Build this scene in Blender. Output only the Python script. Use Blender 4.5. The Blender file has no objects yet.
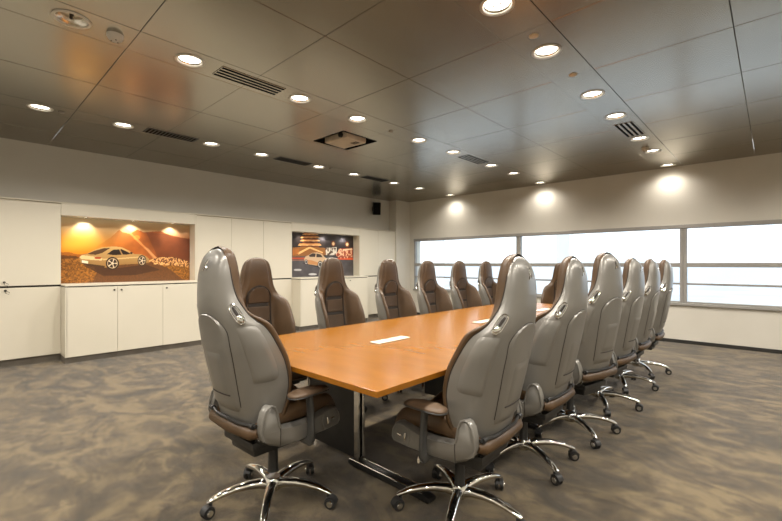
import bpy, bmesh, math, random
import numpy as np
from mathutils import Vector, Matrix
random.seed(4)
scn = bpy.context.scene
COL = scn.collection
PI = math.pi

# ------------------------------------------------------------------ camera geometry
FPX, CU, CV, EYE, YAW = 410.0, 391.0, 264.0, 1.25, math.radians(43)

def photo_ray(u, v):
    r = (u-CU)/FPX
    return (-math.sin(YAW)+r*math.cos(YAW), math.cos(YAW)+r*math.sin(YAW), (CV-v)/FPX)

# ------------------------------------------------------------------ helpers
def lin(c):
    return tuple(((x/255)/12.92 if x/255 <= .04045 else ((x/255+.055)/1.055)**2.4) for x in c)

def new_obj(name, me, mat=None, parent=None):
    o = bpy.data.objects.new(name, me)
    COL.objects.link(o)
    if mat is not None and me is not None:
        for m in (mat if isinstance(mat, (list, tuple)) else [mat]):
            me.materials.append(m)
    if parent is not None:
        o.parent = parent
    return o

def bm_obj(name, bm, mat, parent=None, smooth=False, flat_angle=None):
    bmesh.ops.recalc_face_normals(bm, faces=bm.faces)
    me = bpy.data.meshes.new(name)
    bm.to_mesh(me); bm.free()
    if smooth:
        me.shade_smooth()
        if flat_angle is not None:
            me.set_sharp_from_angle(angle=math.radians(flat_angle))
    return new_obj(name, me, mat, parent)

def thing(name, label, cat, loc=(0, 0, 0), rz=0, group=None):
    o = bpy.data.objects.new(name, None)
    COL.objects.link(o)
    o.empty_display_size = .1
    o.location = loc; o.rotation_euler = (0, 0, rz)
    tag(o, label, cat, group)
    return o

def tag(o, label, cat, group=None):
    o['label'] = label; o['category'] = cat
    if group: o['group'] = group
    return o

def struct(o, label=None):
    o['kind'] = 'structure'
    if label: o['label'] = label
    return o

def box(bm, x0, x1, y0, y1, z0, z1, bev=0, seg=2, mat=0):
    t = bmesh.new()
    bmesh.ops.create_cube(t, size=1)
    for v in t.verts:
        v.co = Vector(((x0+x1)/2+v.co.x*(x1-x0), (y0+y1)/2+v.co.y*(y1-y0), (z0+z1)/2+v.co.z*(z1-z0)))
    if bev > 0:
        bmesh.ops.bevel(t, geom=list(t.edges), offset=bev, segments=seg, profile=.6, affect='EDGES')
    for f in t.faces: f.material_index = mat
    merge(bm, t)

def merge(bm, t, M=None):
    if M is not None:
        bmesh.ops.transform(t, matrix=M, verts=t.verts)
    me = bpy.data.meshes.new('tmp'); t.to_mesh(me); t.free()
    bm.from_mesh(me); bpy.data.meshes.remove(me)

def cyl(bm, c, r, h, axis='z', n=24, r2=None, bev=0):
    t = bmesh.new()
    bmesh.ops.create_cone(t, cap_ends=True, segments=n, radius1=r, radius2=r if r2 is None else r2, depth=h)
    if bev: 
        es = [e for e in t.edges if abs(e.verts[0].co.z-e.verts[1].co.z) < 1e-6]
        bmesh.ops.bevel(t, geom=es, offset=bev, segments=2, affect='EDGES')
    R = Matrix()
    if axis == 'x': R = Matrix.Rotation(PI/2, 4, 'Y')
    if axis == 'y': R = Matrix.Rotation(PI/2, 4, 'X')
    merge(bm, t, Matrix.Translation(c) @ R)

def tube(bm, pts, rad, n=10, flat=1.0, up=Vector((0, 0, 1)), cap=True, pw=1.0):
    """sweep; rad is number or list of (width, height)"""
    pts = [Vector(p) for p in pts]
    rings = []
    for i, p in enumerate(pts):
        a = pts[max(i-1, 0)]; b = pts[min(i+1, len(pts)-1)]
        t = (b-a).normalized()
        s = t.cross(up)
        if s.length < 1e-4: s = t.cross(Vector((1, 0, 0)))
        s.normalize(); w = s.cross(t).normalized()
        r = rad[i] if isinstance(rad, (list, tuple)) else rad
        rw, rh = r if isinstance(r, (list, tuple)) else (r, r*flat)
        ring = []
        for k in range(n):
            an = 2*PI*k/n
            c, sn = math.cos(an), math.sin(an)
            c = math.copysign(abs(c)**pw, c); sn = math.copysign(abs(sn)**pw, sn)
            ring.append(bm.verts.new(p+s*(rw*c)+w*(rh*sn)))
        rings.append(ring)
    for a, b in zip(rings, rings[1:]):
        for k in range(n):
            bm.faces.new((a[k], a[(k+1) % n], b[(k+1) % n], b[k]))
    if cap:
        bm.faces.new(rings[0]); bm.faces.new(list(reversed(rings[-1])))

def lathe(bm, prof, c=(0, 0, 0), n=32):
    rings = []
    for r, z in prof:
        if r < 1e-6:
            rings.append([bm.verts.new((c[0], c[1], c[2]+z))])
        else:
            rings.append([bm.verts.new((c[0]+r*math.cos(2*PI*k/n), c[1]+r*math.sin(2*PI*k/n), c[2]+z)) for k in range(n)])
    for a, b in zip(rings, rings[1:]):
        for k in range(n):
            if len(a) == 1 and len(b) == 1: continue
            if len(a) == 1: bm.faces.new((a[0], b[(k+1) % n], b[k]))
            elif len(b) == 1: bm.faces.new((a[k], a[(k+1) % n], b[0]))
            else: bm.faces.new((a[k], a[(k+1) % n], b[(k+1) % n], b[k]))

def interp(tab, z, col):
    """Catmull-Rom through table rows"""
    n = len(tab)
    if z <= tab[0][0]: return tab[0][col]
    if z >= tab[-1][0]: return tab[-1][col]
    i = 0
    while tab[i+1][0] < z: i += 1
    z0, z1 = tab[i][0], tab[i+1][0]
    t = (z-z0)/(z1-z0); h = z1-z0
    def slope(j):
        if j == 0: return (tab[1][col]-tab[0][col])/(tab[1][0]-tab[0][0])
        if j == n-1: return (tab[-1][col]-tab[-2][col])/(tab[-1][0]-tab[-2][0])
        a = (tab[j][col]-tab[j-1][col])/(tab[j][0]-tab[j-1][0]); b = (tab[j+1][col]-tab[j][col])/(tab[j+1][0]-tab[j][0])
        if a*b <= 0: return 0
        return 2*a*b/(a+b)
    m0, m1 = slope(i)*h, slope(i+1)*h
    p0, p1 = tab[i][col], tab[i+1][col]
    return (2*t**3-3*t*t+1)*p0+(t**3-2*t*t+t)*m0+(-2*t**3+3*t*t)*p1+(t**3-t*t)*m1

# ------------------------------------------------------------------ materials
def mat(name, col, rough=.5, metal=0, **kw):
    m = bpy.data.materials.new(name); m.use_nodes = True
    b = m.node_tree.nodes['Principled BSDF']
    b.inputs['Base Color'].default_value = (*col, 1)
    b.inputs['Roughness'].default_value = rough
    b.inputs['Metallic'].default_value = metal
    for k, v in kw.items():
        b.inputs[k.replace('_', ' ')].default_value = v
    return m

def noise_tint(m, c1, c2, scale, detail=6, stretch=(1, 1, 1), lo=.35, hi=.65, bump=0, bscale=None, rough=None, dist=0.0):
    nt = m.node_tree; N, L = nt.nodes, nt.links
    b = N['Principled BSDF']
    tc = N.new('ShaderNodeTexCoord'); mp = N.new('ShaderNodeMapping')
    mp.inputs['Scale'].default_value = stretch
    L.new(tc.outputs['Object'], mp.inputs['Vector'])
    nz = N.new('ShaderNodeTexNoise'); nz.inputs['Scale'].default_value = scale; nz.inputs['Detail'].default_value = detail
    nz.inputs['Distortion'].default_value = dist
    L.new(mp.outputs[0], nz.inputs['Vector'])
    cr = N.new('ShaderNodeValToRGB')
    cr.color_ramp.elements[0].position = lo; cr.color_ramp.elements[0].color = (*c1, 1)
    cr.color_ramp.elements[1].position = hi; cr.color_ramp.elements[1].color = (*c2, 1)
    L.new(nz.outputs['Fac'], cr.inputs[0]); L.new(cr.outputs[0], b.inputs['Base Color'])
    if bump:
        n2 = N.new('ShaderNodeTexNoise'); n2.inputs['Scale'].default_value = bscale or scale*8; n2.inputs['Detail'].default_value = 4
        L.new(mp.outputs[0], n2.inputs['Vector'])
        bp = N.new('ShaderNodeBump'); bp.inputs['Strength'].default_value = bump; bp.inputs['Distance'].default_value = .004
        L.new(n2.outputs['Fac'], bp.inputs['Height']); L.new(bp.outputs[0], b.inputs['Normal'])
    return m

M = {}
M['shell'] = noise_tint(mat('satin_grey_plastic', (.2, .19, .18), .36, .45, Coat_Weight=.35, Coat_Roughness=.2), (.205, .197, .178), (.225, .215, .195), 3)
M['leather'] = noise_tint(mat('brown_leather', (.15, .09, .05), .42), (.062, .033, .013), (.084, .046, .019), 7, bump=.25, bscale=260)
M['insert'] = noise_tint(mat('grey_brown_leather', (.13, .09, .065), .4), (.056, .033, .018), (.074, .046, .027), 8, bump=.25, bscale=260)
M['padleather'] = noise_tint(mat('tan_brown_leather', (.12, .08, .05), .45), (.10, .062, .036), (.13, .085, .052), 8, bump=.2, bscale=260)
M['seam'] = noise_tint(mat('dark_seam', (.02, .014, .01), .7), (.016, .012, .009), (.024, .017, .012), 30)
M['chrome'] = noise_tint(mat('polished_chrome', (.8, .8, .78), .09, 1), (.76, .76, .74), (.84, .84, .82), 5)
M['black'] = noise_tint(mat('black_plastic', (.015, .015, .015), .4), (.012, .012, .012), (.022, .021, .02), 12)
M['postgrey'] = noise_tint(mat('dark_grey_plastic', (.05, .05, .05), .45), (.045, .045, .044), (.06, .06, .057), 12)
M['castor'] = noise_tint(mat('castor_rubber', (.02, .02, .02), .5), (.018, .018, .018), (.028, .027, .026), 14)
M['wall'] = noise_tint(mat('warm_white_paint', (.62, .57, .48), .75), (.6, .57, .5), (.64, .61, .54), 1.5, bump=.05, bscale=180)
M['bulkhead'] = noise_tint(mat('greige_paint', (.5, .47, .4), .8), (.6, .575, .51), (.63, .605, .54), 1.2, bump=.05, bscale=180)
M['cabinet'] = noise_tint(mat('cream_lacquer', (.68, .63, .52), .38), (.66, .615, .5), (.69, .64, .53), .8)
M['cabinet_side'] = M['cabinet']
M['gapdark'] = noise_tint(mat('dark_gap', (.03, .025, .02), .8), (.028, .022, .017), (.036, .03, .024), 9)
M['kick'] = noise_tint(mat('brushed_kick', (.2, .18, .15), .45, .4), (.17, .15, .125), (.22, .2, .17), 6)
M['frame'] = noise_tint(mat('grey_window_frame', (.33, .32, .3), .45, .2), (.31, .3, .28), (.35, .335, .31), 4)
M['skirt'] = noise_tint(mat('dark_skirting', (.02, .02, .018), .5), (.018, .017, .015), (.027, .025, .022), 7)
M['lockm'] = noise_tint(mat('dark_lock_metal', (.1, .09, .08), .3, 1), (.09, .08, .07), (.12, .11, .09), 20)
M['whiteplastic'] = noise_tint(mat('white_plastic', (.65, .64, .6), .4), (.62, .61, .57), (.68, .67, .63), 6)
M['dot'] = noise_tint(mat('sensor_grey', (.25, .23, .2), .5), (.22, .2, .18), (.28, .26, .22), 12)
M['projector'] = noise_tint(mat('cream_projector', (.55, .47, .36), .55), (.5, .43, .33), (.6, .52, .4), 6)
M['ivory'] = noise_tint(mat('ivory_cover', (.75, .7, .58), .4), (.72, .67, .55), (.78, .73, .61), 6)
M['grille'] = noise_tint(mat('black_grille', (.006, .006, .006), .9, 0, Specular_IOR_Level=.1), (.004, .004, .004), (.008, .008, .008), 20)
M['trimring'] = noise_tint(mat('light_trim', (.55, .52, .47), .35, .6), (.5, .47, .42), (.6, .57, .5), 9)
M['reflector'] = noise_tint(mat('reflector', (.8, .77, .7), .25, 1), (.75, .72, .66), (.85, .82, .76), 12)
M['facade'] = noise_tint(mat('pale_exterior', (.6, .62, .63), .8), (.8, .82, .83), (.86, .88, .88), .4)
M['hill'] = noise_tint(mat('haze_pale_hills', (.7, .74, .78), .9), (.62, .67, .7), (.66, .7, .73), .02)  # distance haze put into the hill colour
M['field'] = noise_tint(mat('haze_pale_ground', (.55, .58, .6), .9), (.56, .6, .62), (.7, .72, .73), .06)  # ground paled too, haze is in its colour

def wood():
    m = mat('cherry_wood', (.5, .2, .05), .27, 0, Specular_IOR_Level=.3, Coat_Weight=.12, Coat_Roughness=.12)
    nt = m.node_tree; N, L = nt.nodes, nt.links; b = N['Principled BSDF']
    tc = N.new('ShaderNodeTexCoord'); mp = N.new('ShaderNodeMapping')
    mp.inputs['Scale'].default_value = (2.2, 9, 1)
    mp.inputs['Rotation'].default_value = (0, 0, 0)
    L.new(tc.outputs['Object'], mp.inputs['Vector'])
    n = N.new('ShaderNodeTexNoise'); n.inputs['Scale'].default_value = 1.2; n.inputs['Detail'].default_value = 7; n.inputs['Roughness'].default_value = .6; n.inputs['Distortion'].default_value = .3
    L.new(mp.outputs[0], n.inputs['Vector'])
    cr = N.new('ShaderNodeValToRGB')
    e = cr.color_ramp.elements
    e[0].position = .3; e[0].color = (*lin((138, 86, 18)), 1)
    e[1].position = .7; e[1].color = (*lin((150, 95, 22)), 1)
    L.new(n.outputs['Fac'], cr.inputs[0])
    n2 = N.new('ShaderNodeTexNoise'); n2.inputs['Scale'].default_value = 4; n2.inputs['Detail'].default_value = 3
    L.new(mp.outputs[0], n2.inputs['Vector'])
    mx = N.new('ShaderNodeMix'); mx.data_type = 'RGBA'; mx.blend_type = 'MULTIPLY'; mx.inputs[0].default_value = .2
    L.new(cr.outputs[0], mx.inputs[6]); L.new(n2.outputs['Fac'], mx.inputs[7])
    cc = N.new('ShaderNodeMix'); cc.data_type = 'RGBA'; cc.inputs[0].default_value = .3
    L.new(cr.outputs[0], cc.inputs[6]); L.new(mx.outputs[2], cc.inputs[7])
    L.new(cc.outputs[2], b.inputs['Base Color'])
    return m
M['wood'] = wood()

def carpet():
    m = mat('mottled_velvet_carpet', (.1, .08, .05), .95, 0, Sheen_Weight=.3)
    nt = m.node_tree; N, L = nt.nodes, nt.links; b = N['Principled BSDF']
    b.inputs['Specular IOR Level'].default_value = .15
    tc = N.new('ShaderNodeTexCoord')
    def nz(scale, det, dist=0, rough=.55, st=(1, 1, 1), rot=0):
        mp = N.new('ShaderNodeMapping'); mp.inputs['Scale'].default_value = st; mp.inputs['Rotation'].default_value = (0, 0, rot)
        L.new(tc.outputs['Object'], mp.inputs['Vector'])
        n = N.new('ShaderNodeTexNoise'); n.inputs['Scale'].default_value = scale; n.inputs['Detail'].default_value = det
        n.inputs['Distortion'].default_value = dist; n.inputs['Roughness'].default_value = rough
        L.new(mp.outputs[0], n.inputs['Vector']); return n
    a = nz(2.2, 5, 1.2, .6, (1, 1.7, 1), .6)
    c = nz(7, 4, .8, .6)
    mm = N.new('ShaderNodeMath'); mm.operation = 'MULTIPLY_ADD'; mm.inputs[1].default_value = .45
    L.new(c.outputs['Fac'], mm.inputs[0]); L.new(a.outputs['Fac'], mm.inputs[2])
    cr = N.new('ShaderNodeValToRGB'); e = cr.color_ramp.elements
    e[0].position = .58; e[0].color = (*lin((50, 42, 28)), 1)
    e[1].position = .86; e[1].color = (*lin((100, 86, 60)), 1)
    k = e.new(.71); k.color = (*lin((71, 59, 40)), 1)
    L.new(mm.outputs[0], cr.inputs[0]); L.new(cr.outputs[0], b.inputs['Base Color'])
    f = nz(420, 2)
    bp = N.new('ShaderNodeBump'); bp.inputs['Strength'].default_value = .5; bp.inputs['Distance'].default_value = .004
    L.new(f.outputs['Fac'], bp.inputs['Height']); L.new(bp.outputs[0], b.inputs['Normal'])
    return m
M['carpet'] = carpet()

def ceiling_metal():
    m = mat('perforated_metal_panel', (.3, .27, .22), .25, .95)
    nt = m.node_tree; N, L = nt.nodes, nt.links; b = N['Principled BSDF']
    tc = N.new('ShaderNodeTexCoord')
    n = N.new('ShaderNodeTexNoise'); n.inputs['Scale'].default_value = .7; n.inputs['Detail'].default_value = 3
    L.new(tc.outputs['Object'], n.inputs['Vector'])
    cr = N.new('ShaderNodeValToRGB'); e = cr.color_ramp.elements
    e[0].position = .3; e[0].color = (.32, .295, .25, 1); e[1].position = .7; e[1].color = (.37, .345, .295, 1)
    L.new(n.outputs['Fac'], cr.inputs[0])
    # the fine perforation, a square grid of small dark holes
    mp = N.new('ShaderNodeMapping'); mp.inputs['Scale'].default_value = (70, 70, 1)
    L.new(tc.outputs['Object'], mp.inputs['Vector'])
    v = N.new('ShaderNodeTexVoronoi'); v.inputs['Scale'].default_value = 1; v.inputs['Randomness'].default_value = 0
    L.new(mp.outputs[0], v.inputs['Vector'])
    st = N.new('ShaderNodeMath'); st.operation = 'LESS_THAN'; st.inputs[1].default_value = .22
    L.new(v.outputs['Distance'], st.inputs[0])
    sc = N.new('ShaderNodeMath'); sc.operation = 'MULTIPLY'; sc.inputs[1].default_value = .35
    L.new(st.outputs[0], sc.inputs[0])
    mx = N.new('ShaderNodeMix'); mx.data_type = 'RGBA'; L.new(sc.outputs[0], mx.inputs[0])
    L.new(cr.outputs[0], mx.inputs[6]); mx.inputs[7].default_value = (.05, .045, .04, 1)
    L.new(mx.outputs[2], b.inputs['Base Color'])
    return m
M['ceiling'] = ceiling_metal()
M['ceiling_strip'] = noise_tint(mat('plain_metal_strip', (.34, .305, .25), .25, .95), (.33, .305, .26), (.37, .345, .295), 2)

def emit(name, col, s):
    m = bpy.data.materials.new(name); m.use_nodes = True
    nt = m.node_tree; nt.nodes.clear()
    e = nt.nodes.new('ShaderNodeEmission'); e.inputs[0].default_value = (*col, 1); e.inputs[1].default_value = s
    o = nt.nodes.new('ShaderNodeOutputMaterial'); nt.links.new(e.outputs[0], o.inputs[0])
    return m
M['lamp'] = emit('lamp_glow', (1, .93, .8), 9)
M['lamp_small'] = emit('small_lamp_glow', (1, .9, .72), 9)

def glass():
    m = bpy.data.materials.new('window_glass'); m.use_nodes = True
    nt = m.node_tree; nt.nodes.clear()
    tr = nt.nodes.new('ShaderNodeBsdfTransparent'); tr.inputs[0].default_value = (.95, .98, 1, 1)
    gl = nt.nodes.new('ShaderNodeBsdfGlossy'); gl.inputs['Roughness'].default_value = .02
    lw = nt.nodes.new('ShaderNodeFresnel'); lw.inputs[0].default_value = 1.3
    mx = nt.nodes.new('ShaderNodeMixShader'); o = nt.nodes.new('ShaderNodeOutputMaterial')
    nt.links.new(lw.outputs[0], mx.inputs[0]); nt.links.new(tr.outputs[0], mx.inputs[1]); nt.links.new(gl.outputs[0], mx.inputs[2])
    nt.links.new(mx.outputs[0], o.inputs[0])
    return m
M['glass'] = glass()

# ------------------------------------------------------------------ room shell
XL, XC, XP, XB = -6.93, -6.72, -6.44, -6.93   # wall plane, cabinet fronts, protruding fronts
YW, XR, YN, HC = 7.87, 2.2, -2.2, 2.80

bm = bmesh.new(); box(bm, XL-.2, XR+.2, YN-.2, YW+.35, -.1, 0); struct(bm_obj('floor', bm, M['carpet']))
# window wall: below sill, above head
ZS, ZH = .60, 1.86
bm = bmesh.new()
box(bm, XL-.2, XR+.2, YW, YW+.25, 0, ZS-.005)
box(bm, XL-.2, XR+.2, YW, YW+.25, ZH, HC+.1)
box(bm, XL-.2, -6.56, YW, YW+.25, ZS-.005, ZH)
struct(bm_obj('wall_window', bm, M['wall']))
bm = bmesh.new(); box(bm, XL-.2, XL, YN-.2, YW, 0, HC+.1); struct(bm_obj('wall_left', bm, M['bulkhead']))
bm = bmesh.new(); box(bm, XR, XR+.2, YN-.2, YW, 0, HC+.1); struct(bm_obj('wall_right', bm, M['wall']))
bm = bmesh.new(); box(bm, XL, XR, YN-.2, YN, 0, HC+.1); struct(bm_obj('wall_back', bm, M['wall']))
bm = bmesh.new(); box(bm, XL, -6.685, 7.36, YW, 0, HC, .003, 1); struct(bm_obj('wall_corner_pillar', bm, M['wall']))
bm = bmesh.new(); box(bm, -6.68, XR, YW-.014, YW, 0, .055, .003, 1); struct(bm_obj('baseboard_window', bm, M['skirt']))

# ------------------------------------------------------------------ ceiling of metal panels, with real holes
LX = [-5.31, -3.25, -1.21, .83]; SW = .165
LY = [-1.3, -.55, .49, 1.24, 2.23, 2.96, 4.0, 4.75, 5.8, 6.56, 7.66]
YS = [.86+.875*k for k in range(-4, 9)]
bm = bmesh.new()
HO = (-4.235, -3.66, 3.11, 3.665)       # the open hatch
G, TH = .003, .012
def panel(x0, x1, y0, y1, mi):
    x0 += G/2; x1 -= G/2; y0 += G/2; y1 -= G/2
    if x1-x0 < .02 or y1-y0 < .02: return
    box(bm, x0, x1, y0, y1, HC, HC+TH, .003, 1, mi)
def cell_hole(x0, x1, y0, y1, cx, cy, r, mi):
    n = 32; ins, outs, top = [], [], []
    for k in range(n):
        a = 2*PI*k/n; c, s = math.cos(a), math.sin(a)
        t = min(((x1-cx)/c if c > 1e-9 else (x0-cx)/c if c < -1e-9 else 1e9), ((y1-cy)/s if s > 1e-9 else (y0-cy)/s if s < -1e-9 else 1e9))
        ins.append(bm.verts.new((cx+r*c, cy+r*s, HC))); outs.append(bm.verts.new((cx+t*c, cy+t*s, HC)))
        top.append(bm.verts.new((cx+r*c, cy+r*s, HC+.03)))
    for k in range(n):
        j = (k+1) % n
        f = bm.faces.new((ins[k], outs[k], outs[j], ins[j])); f.material_index = mi
        f = bm.faces.new((ins[k], ins[j], top[j], top[k])); f.material_index = mi
        a, b2 = outs[k].co, outs[j].co
        for (qx, qy) in ((x0, y0), (x0, y1), (x1, y0), (x1, y1)):
            onx = (abs(a.x-qx) < 1e-6 and abs(b2.y-qy) < 1e-6); ony = (abs(a.y-qy) < 1e-6 and abs(b2.x-qx) < 1e-6)
            if (onx or ony) and not ((abs(a.x-qx) < 1e-6 and abs(a.y-qy) < 1e-6) or (abs(b2.x-qx) < 1e-6 and abs(b2.y-qy) < 1e-6)):
                q = bm.verts.new((qx, qy, HC)); f = bm.faces.new((outs[k], q, outs[j])); f.material_index = mi
xs = []
edges = [XL] + sum([[x-SW, x+SW] for x in LX], []) + [XR]
mids = {0: None}
bands = []
for i in range(len(edges)-1):
    a, b = edges[i], edges[i+1]
    strip = any(abs((a+b)/2-x) < .01 for x in LX)
    if strip: bands.append((a, b, 1))
    elif b-a > 1.2: bands += [(a, (a+b)/2, 0), ((a+b)/2, b, 0)]
    elif b-a > .9: bands += [(a, (a+b)/2, 0), ((a+b)/2, b, 0)]
    else: bands.append((a, b, 0))
YY = [YN] + [y for y in YS if YN+.1 < y < YW-.1] + [YW]
for (a, b, st) in bands:
    for y0, y1 in zip(YY, YY[1:]):
        if st:
            ls = [y+(([0, 0, .11, .07, .06, .04, 0, 0, -.02, -.01, -.01][LY.index(y)]) if abs((a+b)/2-LX[0]) < .01 else (.03 if abs((a+b)/2-LX[1]) < .01 and LY.index(y) == 2 else 0)) for y in LY if y0 < y < y1 and any(abs((a+b)/2-x) < .01 for x in LX)]
            cuts = [y0+G/2]; 
            for l in ls:
                lo, hi = max(l-.14, cuts[-1]), min(l+.14, y1-G/2)
                if lo > cuts[-1]+1e-4:
                    box(bm, a+G/2, b-G/2, cuts[-1], lo, HC, HC+TH, 0, 1, 1)
                cell_hole(a+G/2, b-G/2, lo, hi, (a+b)/2, l, .088, 1); cuts.append(hi)
            if y1-G/2 > cuts[-1]+1e-4: box(bm, a+G/2, b-G/2, cuts[-1], y1-G/2, HC, HC+TH, 0, 1, 1)
        else:
            # subtract the hatch
            if a < HO[1] and b > HO[0] and y0 < HO[3] and y1 > HO[2]:
                X0, X1, Y0, Y1 = max(a, HO[0]), min(b, HO[1]), max(y0, HO[2]), min(y1, HO[3])
                for (p, q, r_, s) in ((a+G/2, X0, y0+G/2, y1-G/2), (X1, b-G/2, y0+G/2, y1-G/2), (max(X0, a+G/2), min(X1, b-G/2), y0+G/2, Y0), (max(X0, a+G/2), min(X1, b-G/2), Y1, y1-G/2)):
                    if q-p > .002 and s-r_ > .002: box(bm, p, q, r_, s, HC, HC+TH, 0, 1, 0)
            else: panel(a, b, y0, y1, 0)
# slab over the panels, carrying them
cb = bmesh.new(); box(cb, XL, XR, YN, YW, HC+.30, HC+.31, 0, 1, 2); box(cb, XL-.2, XR+.2, YN-.2, YW+.3, HC+.32, HC+.4, 0, 1, 2)
merge(bm, cb)
me = bpy.data.meshes.new('ceiling'); bmesh.ops.recalc_face_normals(bm, faces=bm.faces); bm.to_mesh(me); bm.free()
ce = new_obj('ceiling', me, [M['ceiling'], M['ceiling_strip'], M['gapdark']]); struct(ce)

# ------------------------------------------------------------------ windows
wins = [(-6.56, -3.80), (-3.80, -1.04), (-1.04, XR)]
for i, (a, b) in enumerate(wins):
    w = bpy.data.objects.new('window_%d' % (i+1), None); COL.objects.link(w); struct(w)
    w.location = (0, 0, 0)
    f = bmesh.new()
    yo0, yo1 = YW+.0, YW+.09
    l = .045 if i else .03
    box(f, a+.001, a+l, yo0, yo1, ZS+.035, ZH-.045, .004, 1)
    box(f, b-.045, b-.001, yo0, yo1, ZS+.035, ZH-.045, .004, 1)
    box(f, a+.001, b-.001, yo0-.012, yo1, ZH-.05, ZH+.012, .004, 1)
    box(f, a+l, b-.045, yo0+.01, yo1, ZS+.035, ZS+.06, .004, 1)
    bm_obj('window_frame', f, M['frame'], w)
    f = bmesh.new(); box(f, a+l, b-.045, yo0+.005, yo1, 1.20, 1.268, .004, 1); bm_obj('transom', f, M['frame'], w)
    f = bmesh.new(); box(f, a+l, b-.045, yo0+.02, yo1-.02, .922, .952, .004, 1); bm_obj('glazing_bar', f, M['frame'], w)
    f = bmesh.new(); box(f, a, b, yo0-.035, yo1+.1, ZS-.005, ZS+.036, .005, 1); bm_obj('window_sill', f, M['frame'], w)
    for (z0, z1) in ((ZS+.06, .922), (.952, 1.20), (1.268, ZH-.05)):
        g = bmesh.new(); box(g, a+l, b-.045, YW+.048, YW+.056, z0, z1); bm_obj('glass_pane', g, M['glass'], w)

# the outside, a few metres up: roof deck, posts, low hills
bm = bmesh.new(); box(bm, -220, 200, 9.2, 320, -7.2, -7.0)
o = bm_obj('ground_outside', bm, M['field']); struct(o)
for k, (x, y, r) in enumerate([(-5.9*1.45, 11.5, .2), (-2.95*1.42, 11.5, .17)]):
    bm = bmesh.new(); box(bm, x-r, x+r, y-r, y+r, -7, 4.6, .02, 2); box(bm, x-r*1.3, x+r*1.3, y-r*1.3, y+r*1.3, 4.6, 4.8, .02, 1)
    o = bm_obj('concrete_post', bm, M['facade'])
    tag(o, ['pale concrete post outside the left end of the window band', 'pale concrete post outside the middle window bay'][k], 'post', 'posts outside the windows')
bm = bmesh.new()
n = 90; prev = None
for i in range(n+1):
    x = -330+i*7; h = 1.5+3.4*math.sin(i*.21)+2.2*math.sin(i*.53+1)+1.1*math.sin(i*1.3)
    h = max(h*.5, .2)
    row = [bm.verts.new((x, 250, -7)), bm.verts.new((x, 275, h)), bm.verts.new((x, 310, h*.6)), bm.verts.new((x, 318, -7))]
    if prev:
        for k in range(3): bm.faces.new((prev[k], row[k], row[k+1], prev[k+1]))
    prev = row
struct(bm_obj('hills_outside', bm, M['hill'], None, True))

# ------------------------------------------------------------------ cabinets along the left wall
def lock(parent, x, y, z, name='lock'):
    b = bmesh.new(); cyl(b, (x+.006, y, z), .011, .012, 'x', 16, bev=.002)
    box(b, x+.01, x+.0135, y-.0015, y+.0015, z-.006, z+.006)
    bm_obj(name, b, M['lockm'], parent, True, 40)

def key(parent, x, y, z):
    b = bmesh.new()
    cyl(b, (x+.008, y, z), .013, .016, 'x', 16, bev=.002)
    box(b, x+.014, x+.036, y-.0015, y+.0015, z-.004, z+.004)
    tube(b, [(x+.036, y, z-.012), (x+.036, y+.0, z-.03), (x+.04, y+.03, z-.044), (x+.036, y+.034, z-.02), (x+.036, y+.01, z-.006)], .003, 6)
    bm_obj('key', b, M['lockm'], parent, True, 40)

def door_obj(parent, xf, y0, y1, z0, z1, name='door'):
    b = bmesh.new(); box(b, xf-.018, xf, y0+.0015, y1-.0015, z0, z1, .0015, 1)
    return bm_obj(name, b, M['cabinet'], parent)

up_div = [-1.59, -1.20, -.62, -.04, .38, .965]
lab_up = ['tall cream wall cupboard off the left edge of the picture row, fourth from the orange poster', 'tall cream wall cupboard third to the left of the orange car poster',
          'tall cream wall cupboard second to the left of the orange car poster', 'cream upper cupboard cut off by the left edge',
          'large cream upper cupboard left of the orange car poster, key at its lower left']
# upper and lower units left of niche (flush with the wall plane XC)
for i, (a, b) in enumerate(zip(up_div, up_div[1:])):
    if b < .3: continue                   # outside the frame
    t = thing('wall_cupboard', lab_up[i], 'cupboard', (XC, (a+b)/2, .985), 0, 'cream upper cupboards')
    t.location = (0, 0, 0)
    c = bmesh.new(); box(c, XL+.002, XC-.02, a+.001, b-.001, .985, 2.035); bm_obj('body', c, M['cabinet'], t)
    door_obj(t, XC, a, b, .985, 2.02)
    if i == 4: key(t, XC, .43, 1.03)
    t = thing('base_cupboard', ['', '', '', 'cream floor cupboard at the left edge, mostly cut off', 'recessed cream floor cupboard left of the poster with a key in its door'][i], 'cupboard', group='cream floor cupboards')
    c = bmesh.new(); box(c, XL+.002, XC-.02, a+.001, b-.001, .1, .96); bm_obj('body', c, M['cabinet'], t)
    c = bmesh.new(); box(c, XL+.03, XC-.045, a+.001, b-.001, 0, .1); bm_obj('toe_kick', c, M['kick'], t)
    door_obj(t, XC, a, b, .1, .955)
    if i == 4: key(t, XC, .44, .93)

def niche(y0, y1, label):
    """surround built of box members around an open recess, picture goes inside"""
    t = thing('display_niche', label, 'niche', (0, 0, 0))
    b = bmesh.new()
    box(b, XL+.002, XC, y0+.001, y1-.001, 1.88, 2.035, .0015, 1)         # header
    bm_obj('header', b, M['cabinet'], t)
    return t
# niche headers
n1 = niche(.965, 2.64, 'lit wall recess in the cream cupboards holding the orange car poster')
n2 = niche(4.435, 6.18, 'lit wall recess in the cream cupboards holding the night city poster')

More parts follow.
